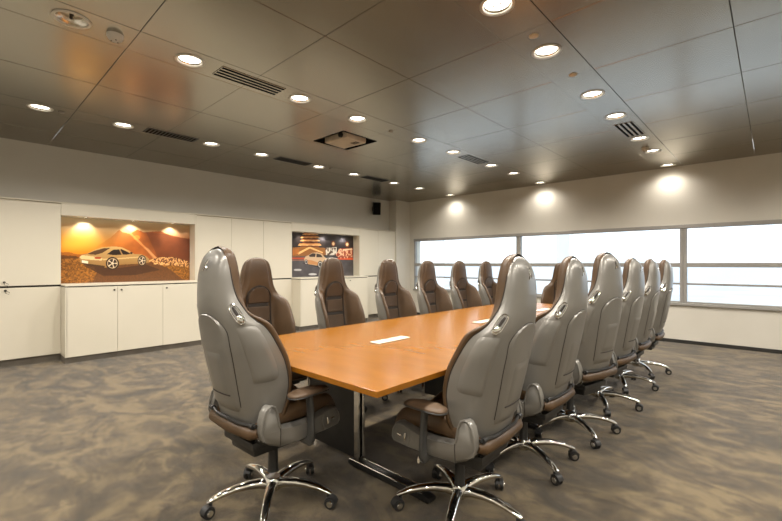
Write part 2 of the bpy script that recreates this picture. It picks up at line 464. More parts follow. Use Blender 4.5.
def proto_base(y0, nd, w, lab, locks):
    """protruding base units below a niche, each door a unit"""
    for k in range(nd):
        a, b = y0+k*w, y0+(k+1)*w
        t = thing('base_cupboard', lab[k], 'cupboard', group='cream floor cupboards')
        c = bmesh.new(); box(c, XL+.002, XP-.02, a+(.02 if k == 0 else .0005), b-(.02 if k == nd-1 else .0005), .08, .955)
        if k == 0: box(c, XL+.002, XP, a+.0005, a+.019, .08, .957)
        if k == nd-1: box(c, XL+.002, XP, b-.019, b-.0005, .08, .957)
        bm_obj('body', c, M['cabinet'], t)
        door_obj(t, XP, a+(.012 if k == 0 else 0), b-(.012 if k == nd-1 else 0), .08, .952)
        c = bmesh.new(); box(c, XL+.03, XP-.03, a+.001, b-.001, 0, .08); bm_obj('toe_kick', c, M['kick'], t)
        if locks[k] is not None: lock(t, XP, a+locks[k], .905)
    c = bmesh.new(); box(c, XL+.002, XP, y0, y0+nd*w, .968, .988, .002, 1)
    o = bm_obj('niche_shelf', c, M['cabinet'])
    return o
o = proto_base(.965, 3, .5583, ['cream floor cupboard under the orange poster, leftmost of three, lock at top right',
    'cream floor cupboard under the orange poster, middle of three', 'cream floor cupboard under the orange poster, nearest the grey high-back chair'], [.52, .045, .05])
tag(o, 'cream shelf board along the foot of the orange car poster', 'shelf', 'cream shelf boards')
o = proto_base(4.435, 3, .5817, ['projecting cream floor cupboard below the night city poster, its left side showing',
    'cream floor cupboard hidden behind the chairs below the night poster', 'cream floor cupboard at right below the night city poster, lock at its top left'], [None, None, .06])
tag(o, 'cream shelf board along the foot of the night city poster', 'shelf', 'cream shelf boards')

# run between niches and right of the second one: tall upper + lower
def run(y0, n, w, ups, lows):
    for k in range(n):
        a, b = y0+k*w, y0+(k+1)*w
        t = thing('wall_cupboard', ups[k], 'cupboard', group='cream upper cupboards')
        c = bmesh.new(); box(c, XL+.002, XC-.02, a+(.019 if k == 0 else .001), b-(.019 if k == n-1 else .001), .985, 2.035)
        if k == 0: box(c, XL+.002, XC, a+.0005, a+.018, .985, 2.035)
        if k == n-1: box(c, XL+.002, XC, b-.018, b-.0005, .985, 2.035)
        bm_obj('body', c, M['cabinet'], t)
        door_obj(t, XC, a+(.018 if k == 0 else 0), b-(.018 if k == n-1 else 0), .985, 2.02)
        t = thing('base_cupboard', lows[k], 'cupboard', group='cream floor cupboards')
        c = bmesh.new(); box(c, XL+.002, XC-.02, a+.001, b-.001, .1, .96); bm_obj('body', c, M['cabinet'], t)
        c = bmesh.new(); box(c, XL+.03, XC-.045, a+.001, b-.001, 0, .1); bm_obj('toe_kick', c, M['kick'], t)
        door_obj(t, XC, a, b, .1, .955)
run(2.64, 3, .5983, ['cream upper cupboard door just right of the orange car poster', 'cream upper cupboard midway between the two posters, behind the leftmost brown seat',
    'cream upper cupboard door just left of the night city poster'], ['cream floor cupboard behind the near grey chair back, right of the orange poster',
    'cream floor cupboard hidden behind the leftmost brown seat', 'recessed cream floor cupboard left of the projecting one, beside the leftmost brown seat'])
run(6.18, 2, .589, ['cream upper cupboard door just right of the night city poster', 'cream upper cupboard door against the corner pillar'],
    ['cream floor cupboard right of the night poster, behind the brown seats', 'cream floor cupboard against the corner pillar, behind the brown seats'])
# dark-coloured strips standing in for gap shade between the upper and lower runs
bm = bmesh.new()
for (a, b, x) in ((-.05, .964, XC), (2.641, 4.434, XC), (6.181, 7.358, XC)):
    box(bm, XL+.01, x-.022, a, b, .9605, .9845)
struct(bm_obj('gap_shade_1', bm, M['gapdark']))
bm = bmesh.new()
for (a, b) in ((.97, 2.635), (4.44, 6.175)): box(bm, XL+.01, XP-.024, a, b, .9555, .9675)
struct(bm_obj('gap_shade_2', bm, M['gapdark']))
# thin cream capping above cupboards
bm = bmesh.new(); box(bm, XL+.002, XC+.006, -.05, 7.358, 2.036, 2.05, .002, 1)
struct(bm_obj('trim_3', bm, M['cabinet']))

# niche lamps
def niche_lamps(ys, where):
    for k, y in enumerate(ys):
        t = thing('niche_spotlight', '%s small round spotlight in the recess above the %s' % (['left', 'middle', 'right'][k], where), 'light', (XC-.07, y, 1.88), 0, 'small recess spotlights')
        b = bmesh.new(); lathe(b, [(.034, 0), (.036, -.004), (.028, -.006), (.026, -.002)], n=20); bm_obj('trim_ring', b, M['trimring'], t, True)
        b = bmesh.new(); lathe(b, [(0, -.0025), (.027, -.0025), (.027, -.0008), (0, -.0008)], n=20); bm_obj('lamp_lens', b, M['lamp_small'], t, True)
        L = bpy.data.lights.new('niche_light', 'SPOT'); L.energy = 14 if 'orange' in where else 6; L.color = (1, .93, .82); L.spot_size = math.radians(95); L.spot_blend = .8; L.shadow_soft_size = .02
        lo = bpy.data.objects.new('niche_light', L); COL.objects.link(lo); lo.location = (0, 0, -.008); lo.parent = t
        lo.rotation_euler = (0, math.radians(28), 0)
niche_lamps([1.24, 1.80, 2.34], 'orange car poster')
niche_lamps([4.75, 5.30, 5.86], 'night city poster')

# ------------------------------------------------------------------ posters: flat prints, painted per vertex
def rnd_noise(Y, Z, f, seed):
    r = np.random.RandomState(seed); g = r.rand(64, 64)
    a = (Y*f) % 63; b = (Z*f) % 63
    i, j = a.astype(int), b.astype(int); u, v = a-i, b-j
    u = u*u*(3-2*u); v = v*v*(3-2*v)
    return g[i, j]*(1-u)*(1-v)+g[i+1, j]*u*(1-v)+g[i, j+1]*(1-u)*v+g[i+1, j+1]*u*v

def fbm(Y, Z, f, seed):
    return (rnd_noise(Y, Z, f, seed)+.5*rnd_noise(Y, Z, f*2.1, seed+1)+.25*rnd_noise(Y, Z, f*4.3, seed+2))/1.75

def inpoly(U, V, pts):
    ins = np.zeros(U.shape, bool); n = len(pts)
    for k in range(n):
        x1, y1 = pts[k]; x2, y2 = pts[(k+1) % n]
        if y1 == y2: continue
        c = ((y1 > V) != (y2 > V)) & (U < (x2-x1)*(V-y1)/(y2-y1)+x1)
        ins ^= c
    return ins

def poster(name, y0, y1, z0, z1, sx, sy, sc, paint, label, res=230):
    x = XL+.008
    ny = int(res*(y1-y0)); nz = int(res*(z1-z0))
    ys = np.linspace(y0, y1, ny); zs = np.linspace(z0, z1, nz)
    Y, Z = np.meshgrid(ys, zs, indexing='ij')
    # where each point of the print sits in my reading of the photograph
    f = -x*math.sin(YAW)+Y*math.cos(YAW); r = x*math.cos(YAW)+Y*math.sin(YAW)
    U = (CU+FPX*r/f-sx)*sc; V = (CV-FPX*(Z-EYE)/f-sy)*sc
    C = paint(U, V, Y, Z)
    C = np.clip(C/255.0, 0, 1); C = np.where(C <= .04045, C/12.92, ((C+.055)/1.055)**2.4)
    verts = np.stack([np.full(Y.shape, x), Y, Z], -1).reshape(-1, 3)
    idx = np.arange(ny*nz).reshape(ny, nz)
    faces = np.stack([idx[:-1, :-1], idx[1:, :-1], idx[1:, 1:], idx[:-1, 1:]], -1).reshape(-1, 4)
    nv = len(verts)
    # rim and back, so that the print is a thin board
    back = [(XL+.002, y0, z0), (XL+.002, y1, z0), (XL+.002, y1, z1), (XL+.002, y0, z1)]
    cor = [idx[0, 0], idx[-1, 0], idx[-1, -1], idx[0, -1]]
    vl = verts.tolist()+back
    fl = faces.tolist()+[[nv+3, nv+2, nv+1, nv]]
    sides = [list(idx[:, 0]), list(idx[-1, :]), list(idx[:, -1][::-1]), list(idx[0, :][::-1])]
    for k in range(4): fl.append([int(q) for q in sides[k]][::-1]+[nv+k, nv+(k+1) % 4])
    me = bpy.data.meshes.new(name); me.from_pydata(vl, [], fl)
    at = me.color_attributes.new('print', 'FLOAT_COLOR', 'POINT')
    a = np.ones((nv+4, 4), np.float32); a[:nv, :3] = C.reshape(-1, 3); a[nv:, :3] = .1
    at.data.foreach_set('color', a.ravel())
    m = mat(name+'_print', (.5, .5, .5), .35)
    n = m.node_tree.nodes.new('ShaderNodeAttribute'); n.attribute_name = 'print'
    m.node_tree.links.new(n.outputs['Color'], m.node_tree.nodes['Principled BSDF'].inputs['Base Color'])
    o = new_obj(name, me, m)
    return tag(o, label, 'poster')

def put(C, mask, col, a=1.0):
    C[mask] = C[mask]*(1-a)+np.array(col, float)*a

def paint1(U, V, Y, Z):
    C = np.zeros(U.shape+(3,))
    n1 = fbm(Y+3, Z+2, 7, 1); n2 = fbm(Y+1, Z+5, 30, 5); n3 = fbm(Y+2, Z+1, 70, 9)
    t = np.clip((V-95)/170, 0, 1)[..., None]; s = np.clip(U/720, 0, 1)[..., None]
    top = np.array([226, 208, 172.]); low = np.array([238, 140, 22.])*(1-s)+np.array([150, 70, 25.])*s
    C[:] = top*(1-t**.8)+low*t**.8
    g = np.exp(-(((U-80)/150)**2+((V-215)/45)**2))[..., None]
    C[:] = C*(1-.65*g)+np.array([255, 190, 60.])*.65*g
    ridge = [(150, 300), (215, 225), (285, 180), (330, 138), (350, 152), (392, 160), (430, 138), (470, 152), (520, 148), (562, 146), (600, 162), (660, 178), (740, 192), (740, 330), (150, 330)]
    mk = inpoly(U, V+4*(n2-.5), ridge)
    mc = (np.array([230, 122, 26.])*(1-s)+np.array([112, 60, 36.])*s)*(0.78+.5*n1[..., None])
    al = np.clip((U-170)/260, 0, 1)[..., None]
    C[mk] = (C*(1-al)+mc*al)[mk]
    put(C, mk & inpoly(U, V, [(480, 150), (600, 165), (740, 200), (740, 330), (560, 320)]), (98, 50, 30), .45)
    # light shafts
    put(C, inpoly(U, V, [(362, 135), (376, 135), (548, 300), (530, 300)]), (236, 160, 92), .55)
    put(C, inpoly(U, V, [(470, 235), (492, 240), (540, 296), (520, 300)]), (226, 170, 120), .4)
    put(C, ((U-428)/18)**2+((V-182)/13)**2 < 1, (236, 150, 60), .5)
    # ground
    gr = inpoly(U, V, [(0, 290), (150, 292), (500, 300), (740, 322), (740, 470), (0, 470)])
    gc = np.array([150, 96, 38.])*(0.45+1.0*n3[..., None])
    C[gr] = gc[gr]
    put(C, inpoly(U, V+8*(n2-.5), [(0, 262), (60, 266), (110, 276), (150, 270), (150, 296), (0, 300)]), (150, 84, 30), .75)
    put(C, inpoly(U, V+8*(n2-.5), [(0, 280), (90, 284), (110, 296), (0, 302)]), (78, 46, 22), .7)
    put(C, inpoly(U, V, [(190, 345), (520, 322), (600, 350), (700, 425), (180, 440), (205, 380)]), (98, 62, 36), .82)
    put(C, inpoly(U, V, [(130, 338), (330, 352), (480, 332), (560, 362), (420, 392), (240, 395)]), (60, 38, 26), .6)
    # rocks
    rr = inpoly(U, V, [(495, 312), (530, 296), (570, 292), (620, 290), (670, 300), (740, 322), (740, 350), (690, 345), (640, 338), (560, 335), (515, 330)])
    put(C, rr & (n3 > .5), (236, 176, 112)); put(C, rr & (n3 < .42), (96, 52, 28))
    # car
    body = [(108, 292), (122, 279), (150, 272), (185, 254), (235, 236), (300, 231), (345, 236), (385, 254), (415, 274), (452, 275), (482, 286), (498, 302), (497, 320), (480, 324), (330, 334), (258, 350), (200, 346), (150, 336), (113, 326)]
    mk = inpoly(U, V, body); 
    shade = np.clip((V-232)/115, 0, 1)[..., None]
    bc = np.array([206, 166, 104.])*(1-shade)+np.array([150, 112, 62.])*shade
    C[mk] = bc[mk]
    put(C, inpoly(U, V, [(108, 292), (122, 280), (205, 290), (240, 300), (232, 310), (120, 302)]), (232, 196, 140))
    put(C, inpoly(U, V, [(240, 300), (330, 296), (440, 288), (440, 294), (330, 303), (242, 308)]), (222, 188, 128), .8)
    put(C, inpoly(U, V, [(150, 274), (192, 256), (245, 241), (282, 240), (236, 268), (200, 278)]), (88, 60, 34))
    put(C, inpoly(U, V, [(262, 275), (296, 250), (345, 247), (392, 269), (388, 276), (300, 280)]), (44, 30, 22))
    put(C, inpoly(U, V, [(330, 248), (336, 248), (352, 277), (344, 278)]), (170, 130, 80))
    put(C, inpoly(U, V, [(392, 262), (406, 264), (404, 274), (392, 274)]), (70, 48, 30))
    put(C, inpoly(U, V, [(192, 290), (232, 292), (226, 302), (194, 300)]), (176, 64, 30))
    put(C, inpoly(U, V, [(122, 308), (158, 314), (158, 328), (122, 322)]), (240, 224, 196))
    put(C, inpoly(U, V, [(112, 322), (250, 340), (248, 352), (150, 340)]), (78, 52, 30))
    for (cx, cy, rx, ry) in ((293, 326, 34, 33), (458, 311, 22, 28)):
        d = ((U-cx)/rx)**2+((V-cy)/ry)**2
        put(C, d < 1.2, (70, 48, 30)); put(C, d < 1, (36, 26, 20)); put(C, d < .74, (196, 170, 134)); put(C, d < .55, (60, 44, 32))
        ang = np.arctan2(V-cy, U-cx)
        put(C, (d < .55) & (np.abs(np.sin(ang*2.5)) < .38), (226, 206, 176)); put(C, d < .05, (226, 206, 176))
    return C

def paint2(U, V, Y, Z):
    C = np.zeros(U.shape+(3,))
    n1 = fbm(Y+3, Z+2, 6, 21); n3 = fbm(Y+2, Z+1, 26, 29)
    C[:] = np.array([52, 44, 42.])*(0.7+.7*n1[..., None])
    g = np.exp(-(((U-500)/70)**2+((V-125)/32)**2))[..., None]+np.exp(-(((U-330)/50)**2+((V-115)/30)**2))[..., None]
    C[:] = C+np.array([70, 74, 84.])*g
    road = V > 272; rc = np.array([84, 80, 82.])*(0.7+.6*n1[..., None]); C[road] = rc[road]
    # tiered tower
    for (a, b, v0, v1) in ((150, 290, 72, 84), (132, 302, 98, 112), (130, 305, 128, 140), (112, 318, 160, 178)):
        put(C, inpoly(U, V, [(a+16, v0), (b-16, v0), (b, v1), (a, v1)]), (226, 152, 86)); put(C, inpoly(U, V, [(a+20, v1), (b-20, v1), (b-22, v1+14), (a+22, v1+14)]), (122, 66, 34))
        put(C, inpoly(U, V, [(a, v1-3), (b, v1-3), (b, v1), (a, v1)]), (255, 214, 150))
    put(C, inpoly(U, V, [(66, 196), (200, 186), (350, 200), (356, 262), (66, 275)]), (150, 98, 50))
    put(C, inpoly(U, V, [(100, 245), (210, 190), (225, 190), (330, 236), (326, 246), (216, 204), (120, 256)]), (246, 190, 122))
    put(C, inpoly(U, V, [(66, 215), (120, 205), (120, 250), (66, 262)]), (188, 112, 50), .7)
    # lit buildings right
    b = inpoly(U, V, [(355, 200), (450, 192), (450, 262), (355, 262)]); put(C, b & (n3 > .45), (226, 216, 200)); put(C, b & (n3 <= .45), (92, 66, 52))
    b = inpoly(U, V, [(470, 205), (590, 198), (590, 300), (480, 300), (440, 262)]); put(C, b, (180, 72, 40), .85); put(C, b & (n3 > .58), (240, 190, 150))
    for (cx, cy) in ((420, 163), (541, 168)):
        d = ((U-cx)/12)**2+((V-cy)/17)**2; put(C, d < 2.2, (170, 84, 40), .7); put(C, d < .8, (255, 216, 160))
    put(C, inpoly(U, V, [(500, 212), (580, 204), (590, 214), (505, 222)]), (244, 214, 176))
    put(C, (np.abs(V-290) < 8) & (U < 170), (206, 84, 44), .8); put(C, (np.abs(V-296) < 7) & (U > 430), (226, 86, 40), .9)
    put(C, (np.abs(V-308) < 2.5) & (U < 170), (220, 140, 100), .6)
    for (cx, cy, rx) in ((110, 390, 34), (240, 428, 36)): put(C, ((U-cx)/rx)**2+((V-cy)/9)**2 < 1, (206, 204, 204), .85)
    put(C, inpoly(U, V, [(150, 332), (330, 378), (420, 360), (400, 320), (180, 320)]), (40, 36, 36), .7)
    body = [(166, 296), (178, 274), (205, 262), (236, 242), (280, 238), (320, 250), (345, 280), (372, 296), (380, 330), (340, 352), (270, 352), (210, 342), (172, 330)]
    put(C, inpoly(U, V, body), (206, 176, 142))
    put(C, inpoly(U, V, [(170, 300), (230, 306), (300, 330), (296, 350), (210, 340), (172, 328)]), (196, 140, 88))
    put(C, inpoly(U, V, [(206, 264), (238, 246), (268, 248), (262, 278), (214, 276)]), (66, 54, 48))
    put(C, inpoly(U, V, [(274, 248), (312, 256), (328, 280), (272, 280)]), (66, 54, 48))
    for (cx, cy, rx, ry) in ((184, 322, 15, 22), (306, 344, 22, 32)):
        d = ((U-cx)/rx)**2+((V-cy)/ry)**2; put(C, d < 1, (34, 30, 30)); put(C, d < .6, (200, 196, 190)); put(C, d < .3, (70, 66, 64))
    return C
poster('car_poster', .972, 2.636, .99, 1.876, 60, 205, 5.586, paint1, 'wide sunset orange poster of a golden coupe on a desert road')
poster('night_poster', 4.44, 6.176, .99, 1.876, 285, 225, 8.69, paint2, 'dark night poster of a pale coupe before a lit tiered tower', 190)

# ------------------------------------------------------------------ ceiling fittings
def downlight(x, y, label, on=True):
    t = thing('recessed_downlight', label, 'ceiling light', (x, y, HC), 0, 'round recessed downlights')
    b = bmesh.new(); lathe(b, [(.086, 0), (.104, -.0005), (.102, -.006), (.088, -.007), (.083, -.001), (.083, .004), (.086, 0)], n=40); bm_obj('trim_ring', b, M['trimring'], t, True, 50)
    b = bmesh.new(); lathe(b, [(.0845, .001), (.080, .006), (.074, .012), (.070, .02), (.062, .035)], n=32); bm_obj('reflector', b, M['reflector'], t, True)
    b = bmesh.new(); lathe(b, [(.0, .0115), (.074, .0125), (.073, .016), (0, .016)] if on else [(.0, .034), (.062, .034), (.062, .037), (0, .037)], n=32); bm_obj('lamp_lens', b, M['lamp'] if on else M['reflector'], t, True, 40)
    for s in (-1, 1):
        b = bmesh.new(); cyl(b, (s*.022, .0, .008 if on else .024), .008, .012 if on else .022, 'z', 12)
        bm_obj('lamp_pin', b, M['trimring'] if on else M['seam'], t, True, 40)
    if on:
        L = bpy.data.lights.new('downlight_lamp', 'SPOT'); L.energy = LAMP_W; L.color = (1, .935, .84)
        L.energy = LAMP_W*(.26 if y > 7.5 else 1); L.spot_size = math.radians(LAMP_CONE); L.spot_blend = 1; L.shadow_soft_size = .05
        lo = bpy.data.objects.new('downlight_lamp', L); COL.objects.link(lo); lo.location = (0, 0, -.055); lo.parent = t
LAMP_W, LAMP_CONE = 94, 158
ordn = ['second', 'third', 'fourth', 'fifth', 'sixth', 'seventh', 'eighth']
rown = ['left row along the cupboards', 'middle row over the table', 'right-hand row']
for i, x in enumerate(LX):
    for k, y in enumerate(LY):
        k -= 2
        if i == 3 or k < 0 or (i == 2 and k < 2): lab = 'lit round downlight outside the frame, overhead or behind the viewer'
        elif i == 0 and k == 0: lab = 'round ceiling downlight nearest the left edge, beside a small disc'
        elif i == 1 and k == 0: lab = 'unlit round ceiling downlight with bare reflector at top left'
        elif i == 2 and k == 2: lab = 'lit round downlight cut by the top edge of the photo'
        elif k == 8: lab = 'last lit downlight by the window wall in the ' + rown[i]
        else: lab = 'lit round downlight, %s in the %s' % (ordn[(k-1) if i < 2 else (k-3)], rown[i])
        if i == 0: y += (.11, .07, .06, .04, 0, 0, -.02, -.01, -.01)[k] if k >= 0 else 0
        if i == 1 and k == 0: y += .03
        downlight(x, y, lab, not (i == 1 and k == 0))

def slot_vent(x, y, label, dense=False):
    t = thing('ceiling_vent', label, 'air vent', (x, y, HC), 0, 'slotted ceiling vents')
    b = bmesh.new(); box(b, -.098, .098, -.285, .285, -.0045, .0, .001, 1); bm_obj('face_plate', b, M['ceiling_strip'] if not dense else M['postgrey'], t)
    if dense:
        b = bmesh.new()
        for k in range(14): box(b, -.085, .085, -.265+k*.0385, -.265+k*.0385+.022, -.007, -.004)
        bm_obj('grille', b, M['grille'], t)
    else:
        for k in range(4):
            b = bmesh.new(); xx = -.075+k*.05; box(b, xx-.012, xx+.012, -.278, .278, -.0065, -.003); bm_obj('slot', b, M['grille'], t)
slot_vent(-3.25, 1.735, 'four-slot ceiling vent between the nearest lamps of the middle row')
slot_vent(-3.25, 5.28, 'four-slot ceiling vent farther along the middle lamp row')
slot_vent(-1.21, 5.33, 'four-slot ceiling vent in the right-hand lamp row')
slot_vent(-5.3, 1.81, 'dark ceiling grille nearest the viewer in the row by the cupboards', True)
slot_vent(-5.3, 3.52, 'dark ceiling grille second along the row by the cupboards', True)
slot_vent(-5.3, 5.26, 'dark ceiling grille farthest along the row by the cupboards', True)

# hatch with the lowered projector
t = thing('ceiling_hatch', 'square black-edged opening in the metal ceiling', 'ceiling hatch', ((HO[0]+HO[1])/2, (HO[2]+HO[3])/2, HC))
b = bmesh.new(); hx, hy = (HO[1]-HO[0])/2, (HO[3]-HO[2])/2
for (a0, a1, c0, c1) in ((-hx, -hx+.012, -hy, hy), (hx-.012, hx, -hy, hy), (-hx+.012, hx-.012, -hy, -hy+.012), (-hx+.012, hx-.012, hy-.012, hy)):
    box(b, a0, a1, c0, c1, -.004, .3)
bm_obj('hatch_lining', b, M['grille'], t)
b = bmesh.new(); box(b, -hx, hx, -hy, hy, .3, .315); bm_obj('hatch_back', b, M['grille'], t)
t = thing('projector', 'cream projector lowered halfway out of the ceiling opening', 'projector', (-3.93, 3.375, HC), math.radians(4))
b = bmesh.new(); box(b, -.2, .2, -.17, .17, -.035, .06, .02, 4); bm_obj('casing', b, M['projector'], t, True, 35)
b = bmesh.new(); cyl(b, (.1, -.168, .012), .034, .05, 'y', 24, bev=.004); bm_obj('lens', b, M['black'], t, True, 35)
b = bmesh.new(); cyl(b, (0, 0, .18), .025, .25, 'z', 16); bm_obj('mount_pole', b, M['black'], t, True, 35)
b = bmesh.new(); 
for k in range(5): box(b, .06+k*.022, .07+k*.022, .02, .1, -.0375, -.034)
bm_obj('vent_slots', b, M['seam'], t)

def detector(x, y, r, h, label, cat='smoke detector', m='whiteplastic', nm='smoke_detector'):
    t = thing(nm, label, cat, (x, y, HC), 0, 'round ceiling sensors')
    b = bmesh.new(); lathe(b, [(0, -h), (r*.55, -h), (r*.8, -h*.8), (r, -h*.35), (r, 0), (0, 0)], n=28); bm_obj('housing', b, M[m], t, True, 45)
    if r > .04:
        b = bmesh.new()
        for k in range(3): cyl(b, (math.cos(k*2.1)*r*.45, math.sin(k*2.1)*r*.45, -h-.001), r*.09, .004, 'z', 10)
        bm_obj('sensor_window', b, M['seam'], t, True, 40)
detector(-3.259, .756, .05, .04, 'white round smoke detector beside the unlit downlight at top left')
detector(-1.19, 2.70, .032, .008, 'small round ceiling disc beside the large downlight at upper right', 'ceiling sensor', 'projector', 'ceiling_sensor')
detector(-1.20, 3.47, .032, .01, 'tan ceiling disc between two downlights at upper right', 'ceiling sensor', 'projector', 'ceiling_sensor')
detector(-3.26, 3.495, .03, .01, 'small disc on the middle lamp row near the ceiling opening', 'ceiling sensor', 'dot', 'ceiling_sensor')
detector(-5.31, .766, .03, .01, 'small flat disc beside the leftmost downlight', 'ceiling sensor', 'dot', 'ceiling_sensor')
detector(-5.25, 4.19, .022, .01, 'tiny disc near the lamps above the second poster', 'ceiling sensor', 'dot', 'ceiling_sensor')
detector(-1.25, 6.32, .045, .045, 'smoke detector hanging close to the window end of the right-hand lamp row', m='projector')

# wall loudspeaker
t = thing('wall_speaker', 'small black loudspeaker on a bracket high on the wall near the corner', 'speaker', (-6.80, 6.80, 2.55), math.radians(-38))
t.rotation_euler = (0, math.radians(14), math.radians(-38))
b = bmesh.new(); box(b, -.09, .07, -.09, .09, -.145, .145, .02, 3); bm_obj('cabinet', b, M['black'], t, True, 35)
b = bmesh.new(); box(b, .068, .08, -.08, .08, -.135, .135, .005, 2); bm_obj('front_grille', b, M['grille'], t, True, 35)
t = thing('speaker_bracket', 'black swivel bracket holding the loudspeaker to the wall', 'bracket', (XL, 6.80, 2.55))
b = bmesh.new(); box(b, 0.001, .012, -.03, .03, -.05, .05, .003, 1); cyl(b, (.032, 0, 0), .012, .042, 'x', 12); bm_obj('mount', b, M['black'], t, True, 35)

# ------------------------------------------------------------------ table
TX0, TX1, TY0, TY1 = -2.54, -1.134, 1.135, 5.12
TT = thing('conference_table', 'long orange cherry-wood conference table on black and chrome legs', 'table', (0, 0, 0))
b = bmesh.new(); box(b, TX0, TX1, TY0, TY1, .724, .75, .003, 2); bm_obj('tabletop', b, M['wood'], TT)
for y in (1.75, 3.05, 4.4):
    b = bmesh.new(); box(b, -2.36, -1.87, y-.05, y-.03, .05, .715, .003, 1); o = bm_obj('leg_panel', b, M['black'], TT)
    for xx in (-1.86, -2.375):
        b = bmesh.new(); box(b, xx-.02, xx+.02, y-.07, y-.05, .03, .724, .004, 1); box(b, xx-.02, xx+.02, y-.03, y-.01, .03, .724, .004, 1)
        bm_obj('leg_post', b, M['chrome'], TT)
    b = bmesh.new()
    tube(b, [(-1.30, y-.04, .022), (-1.35, y-.04, .028), (-1.90, y-.04, .028), (-1.93, y-.04, .022)], [(.03, .012), (.035, .022), (.035, .022), (.03, .012)], 12, pw=.5)
    bm_obj('foot_bar', b, M['black'], TT, True, 40)
    b = bmesh.new()
    for xx in (-1.34, -1.86): box(b, xx-.03, xx+.03, y-.07, y-.01, 0, .008)
    for s in (-.028, .028): tube(b, [(-1.34, y-.04+s, .047), (-1.92, y-.04+s, .047)], .004, 6)
    bm_obj('foot_trim', b, M['chrome'], TT, True, 40)
    b = bmesh.new(); box(b, -2.42, -1.22, y-.075, y-.005, .706, .7235, .003, 1); bm_obj('support_rail', b, M['black'], TT)
b = bmesh.new()
for xx in (-1.5, -2.14): box(b, xx-.02, xx+.02, TY0+.15, TY1-.15, .69, .706, .002, 1)
bm_obj('under_rail', b, M['black'], TT)
for k, y in enumerate((1.965, 3.17, 4.375)):
    t = thing('cable_cover', ['ivory slotted cable outlet lid on the near part of the tabletop', 'ivory cable outlet lid in the middle of the tabletop, behind a chair back', 'cable outlet lid toward the far end of the tabletop'][k], 'cable outlet', (-1.835, y, .75), 0, 'cable outlets on the table')
    b = bmesh.new(); box(b, -.04, .04, -.15, .15, .0005, .0065, .002, 2); bm_obj('cover_plate', b, M['ivory'], t)
    b = bmesh.new(); box(b, -.043, .043, -.153, .153, .0003, .002); bm_obj('rim', b, M['seam'], t)
    b = bmesh.new()
    for j in range(3): box(b, -.032, -.026, -.12+j*.085, -.06+j*.085, .0055, .0072)
    bm_obj('cable_slot', b, M['dot'], t)

# ------------------------------------------------------------------ the chair
#        z    halfw  rim_y  spine_y  front_centre_y
BT = [(.455, .212, -.070, -.235, -.145, .205, -.115), (.55, .226, -.035, -.256, -.168, .219, -.066), (.65, .236, -.022, -.273, -.188, .231, -.050),
      (.75, .241, -.034, -.288, -.203, .237, -.065), (.85, .240, -.074, -.301, -.212, .236, -.105), (.94, .234, -.118, -.310, -.213, .220, -.152),
      (.970, .220, -.155, -.314, -.209, .207, -.186), (.995, .190, -.196, -.318, -.205, .191, -.207), (1.035, .167, -.205, -.322, -.199, .172, -.226),
      (1.08, .149, -.206, -.324, -.192, .151, -.241), (1.13, .138, -.204, -.322, -.188, .137, -.248), (1.18, .130, -.203, -.317, -.187, .127, -.250),
      (1.23, .119, -.205, -.305, -.190, .115, -.248), (1.265, .107, -.208, -.290, -.195, .101, -.246),
      (1.290, .076, -.214, -.273, -.204, .070, -.243), (1.302, .043, -.222, -.260, -.214, .038, -.242), (1.308, .0, -.234, -.247, -.232, .0, -.241)]
BT = [(r[0], r[1]*.965, r[2], r[3], r[4], r[5]*.97, r[6]) for r in BT]
ZT = 1.308
def prof(z): return [interp(BT, z, c) for c in (1, 2, 3, 4)]
def profs(z): return [interp(BT, z, c) for c in (5, 6, 3)]
def shell_pt(a, z, grow=0.0):
    """a in -90..90 degrees around the back"""
    zz = z/.992 if z > .455 else z
    zz = min(zz, ZT)
    w, yj, sp = profs(zz)
    s, c = math.sin(a), math.cos(a)
    x = w*math.copysign(abs(s)**.8, s)
    y = yj+(sp-yj)*max(c, 0)**.72
    return Vector((x, y, z))
def shell_n(a, z):
    e = 1e-3
    du = shell_pt(a+e, z)-shell_pt(a-e, z); dz = shell_pt(a, z+e)-shell_pt(a, z-e)
    n = du.cross(dz).normalized()
    if n.dot(shell_pt(a, z)-Vector((0, -.1, z))) < 0: n = -n
    return n
def grid(bm, P):
    V = [[bm.verts.new(p) for p in row] for row in P]
    for a, b in zip(V, V[1:]):
        for k in range(len(a)-1): bm.faces.new((a[k], a[k+1], b[k+1], b[k]))
    return V

def zrows(z0, z1, n, top=False):
    if top: return [z0+(z1-z0)*math.sin(PI/2*k/n) for k in range(n+1)]
    return [z0+(z1-z0)*k/n for k in range(n+1)]

def patch(fn, nf, z0, z1, lo, hi, h, nu=14, nz=18, base=-.002, rz=.12, ru=.16):
    """raised skin over a surface between lo(z) and hi(z)"""
    P = []
    for j in range(nz+1):
        t = j/nz; z = z0+(z1-z0)*t; row = []
        a, b = lo(z), hi(z)
        for k in range(nu+1):
            s = k/nu; u = a+(b-a)*s
            e = min(s, 1-s)/ru; f = min(t, 1-t)/rz
            g = min(1, e)*min(1, f); g = math.sin(PI/2*min(1, g))
            row.append(fn(u, z)+nf(u, z)*(base+(h-base)*g))
        P.append(row)
    return P

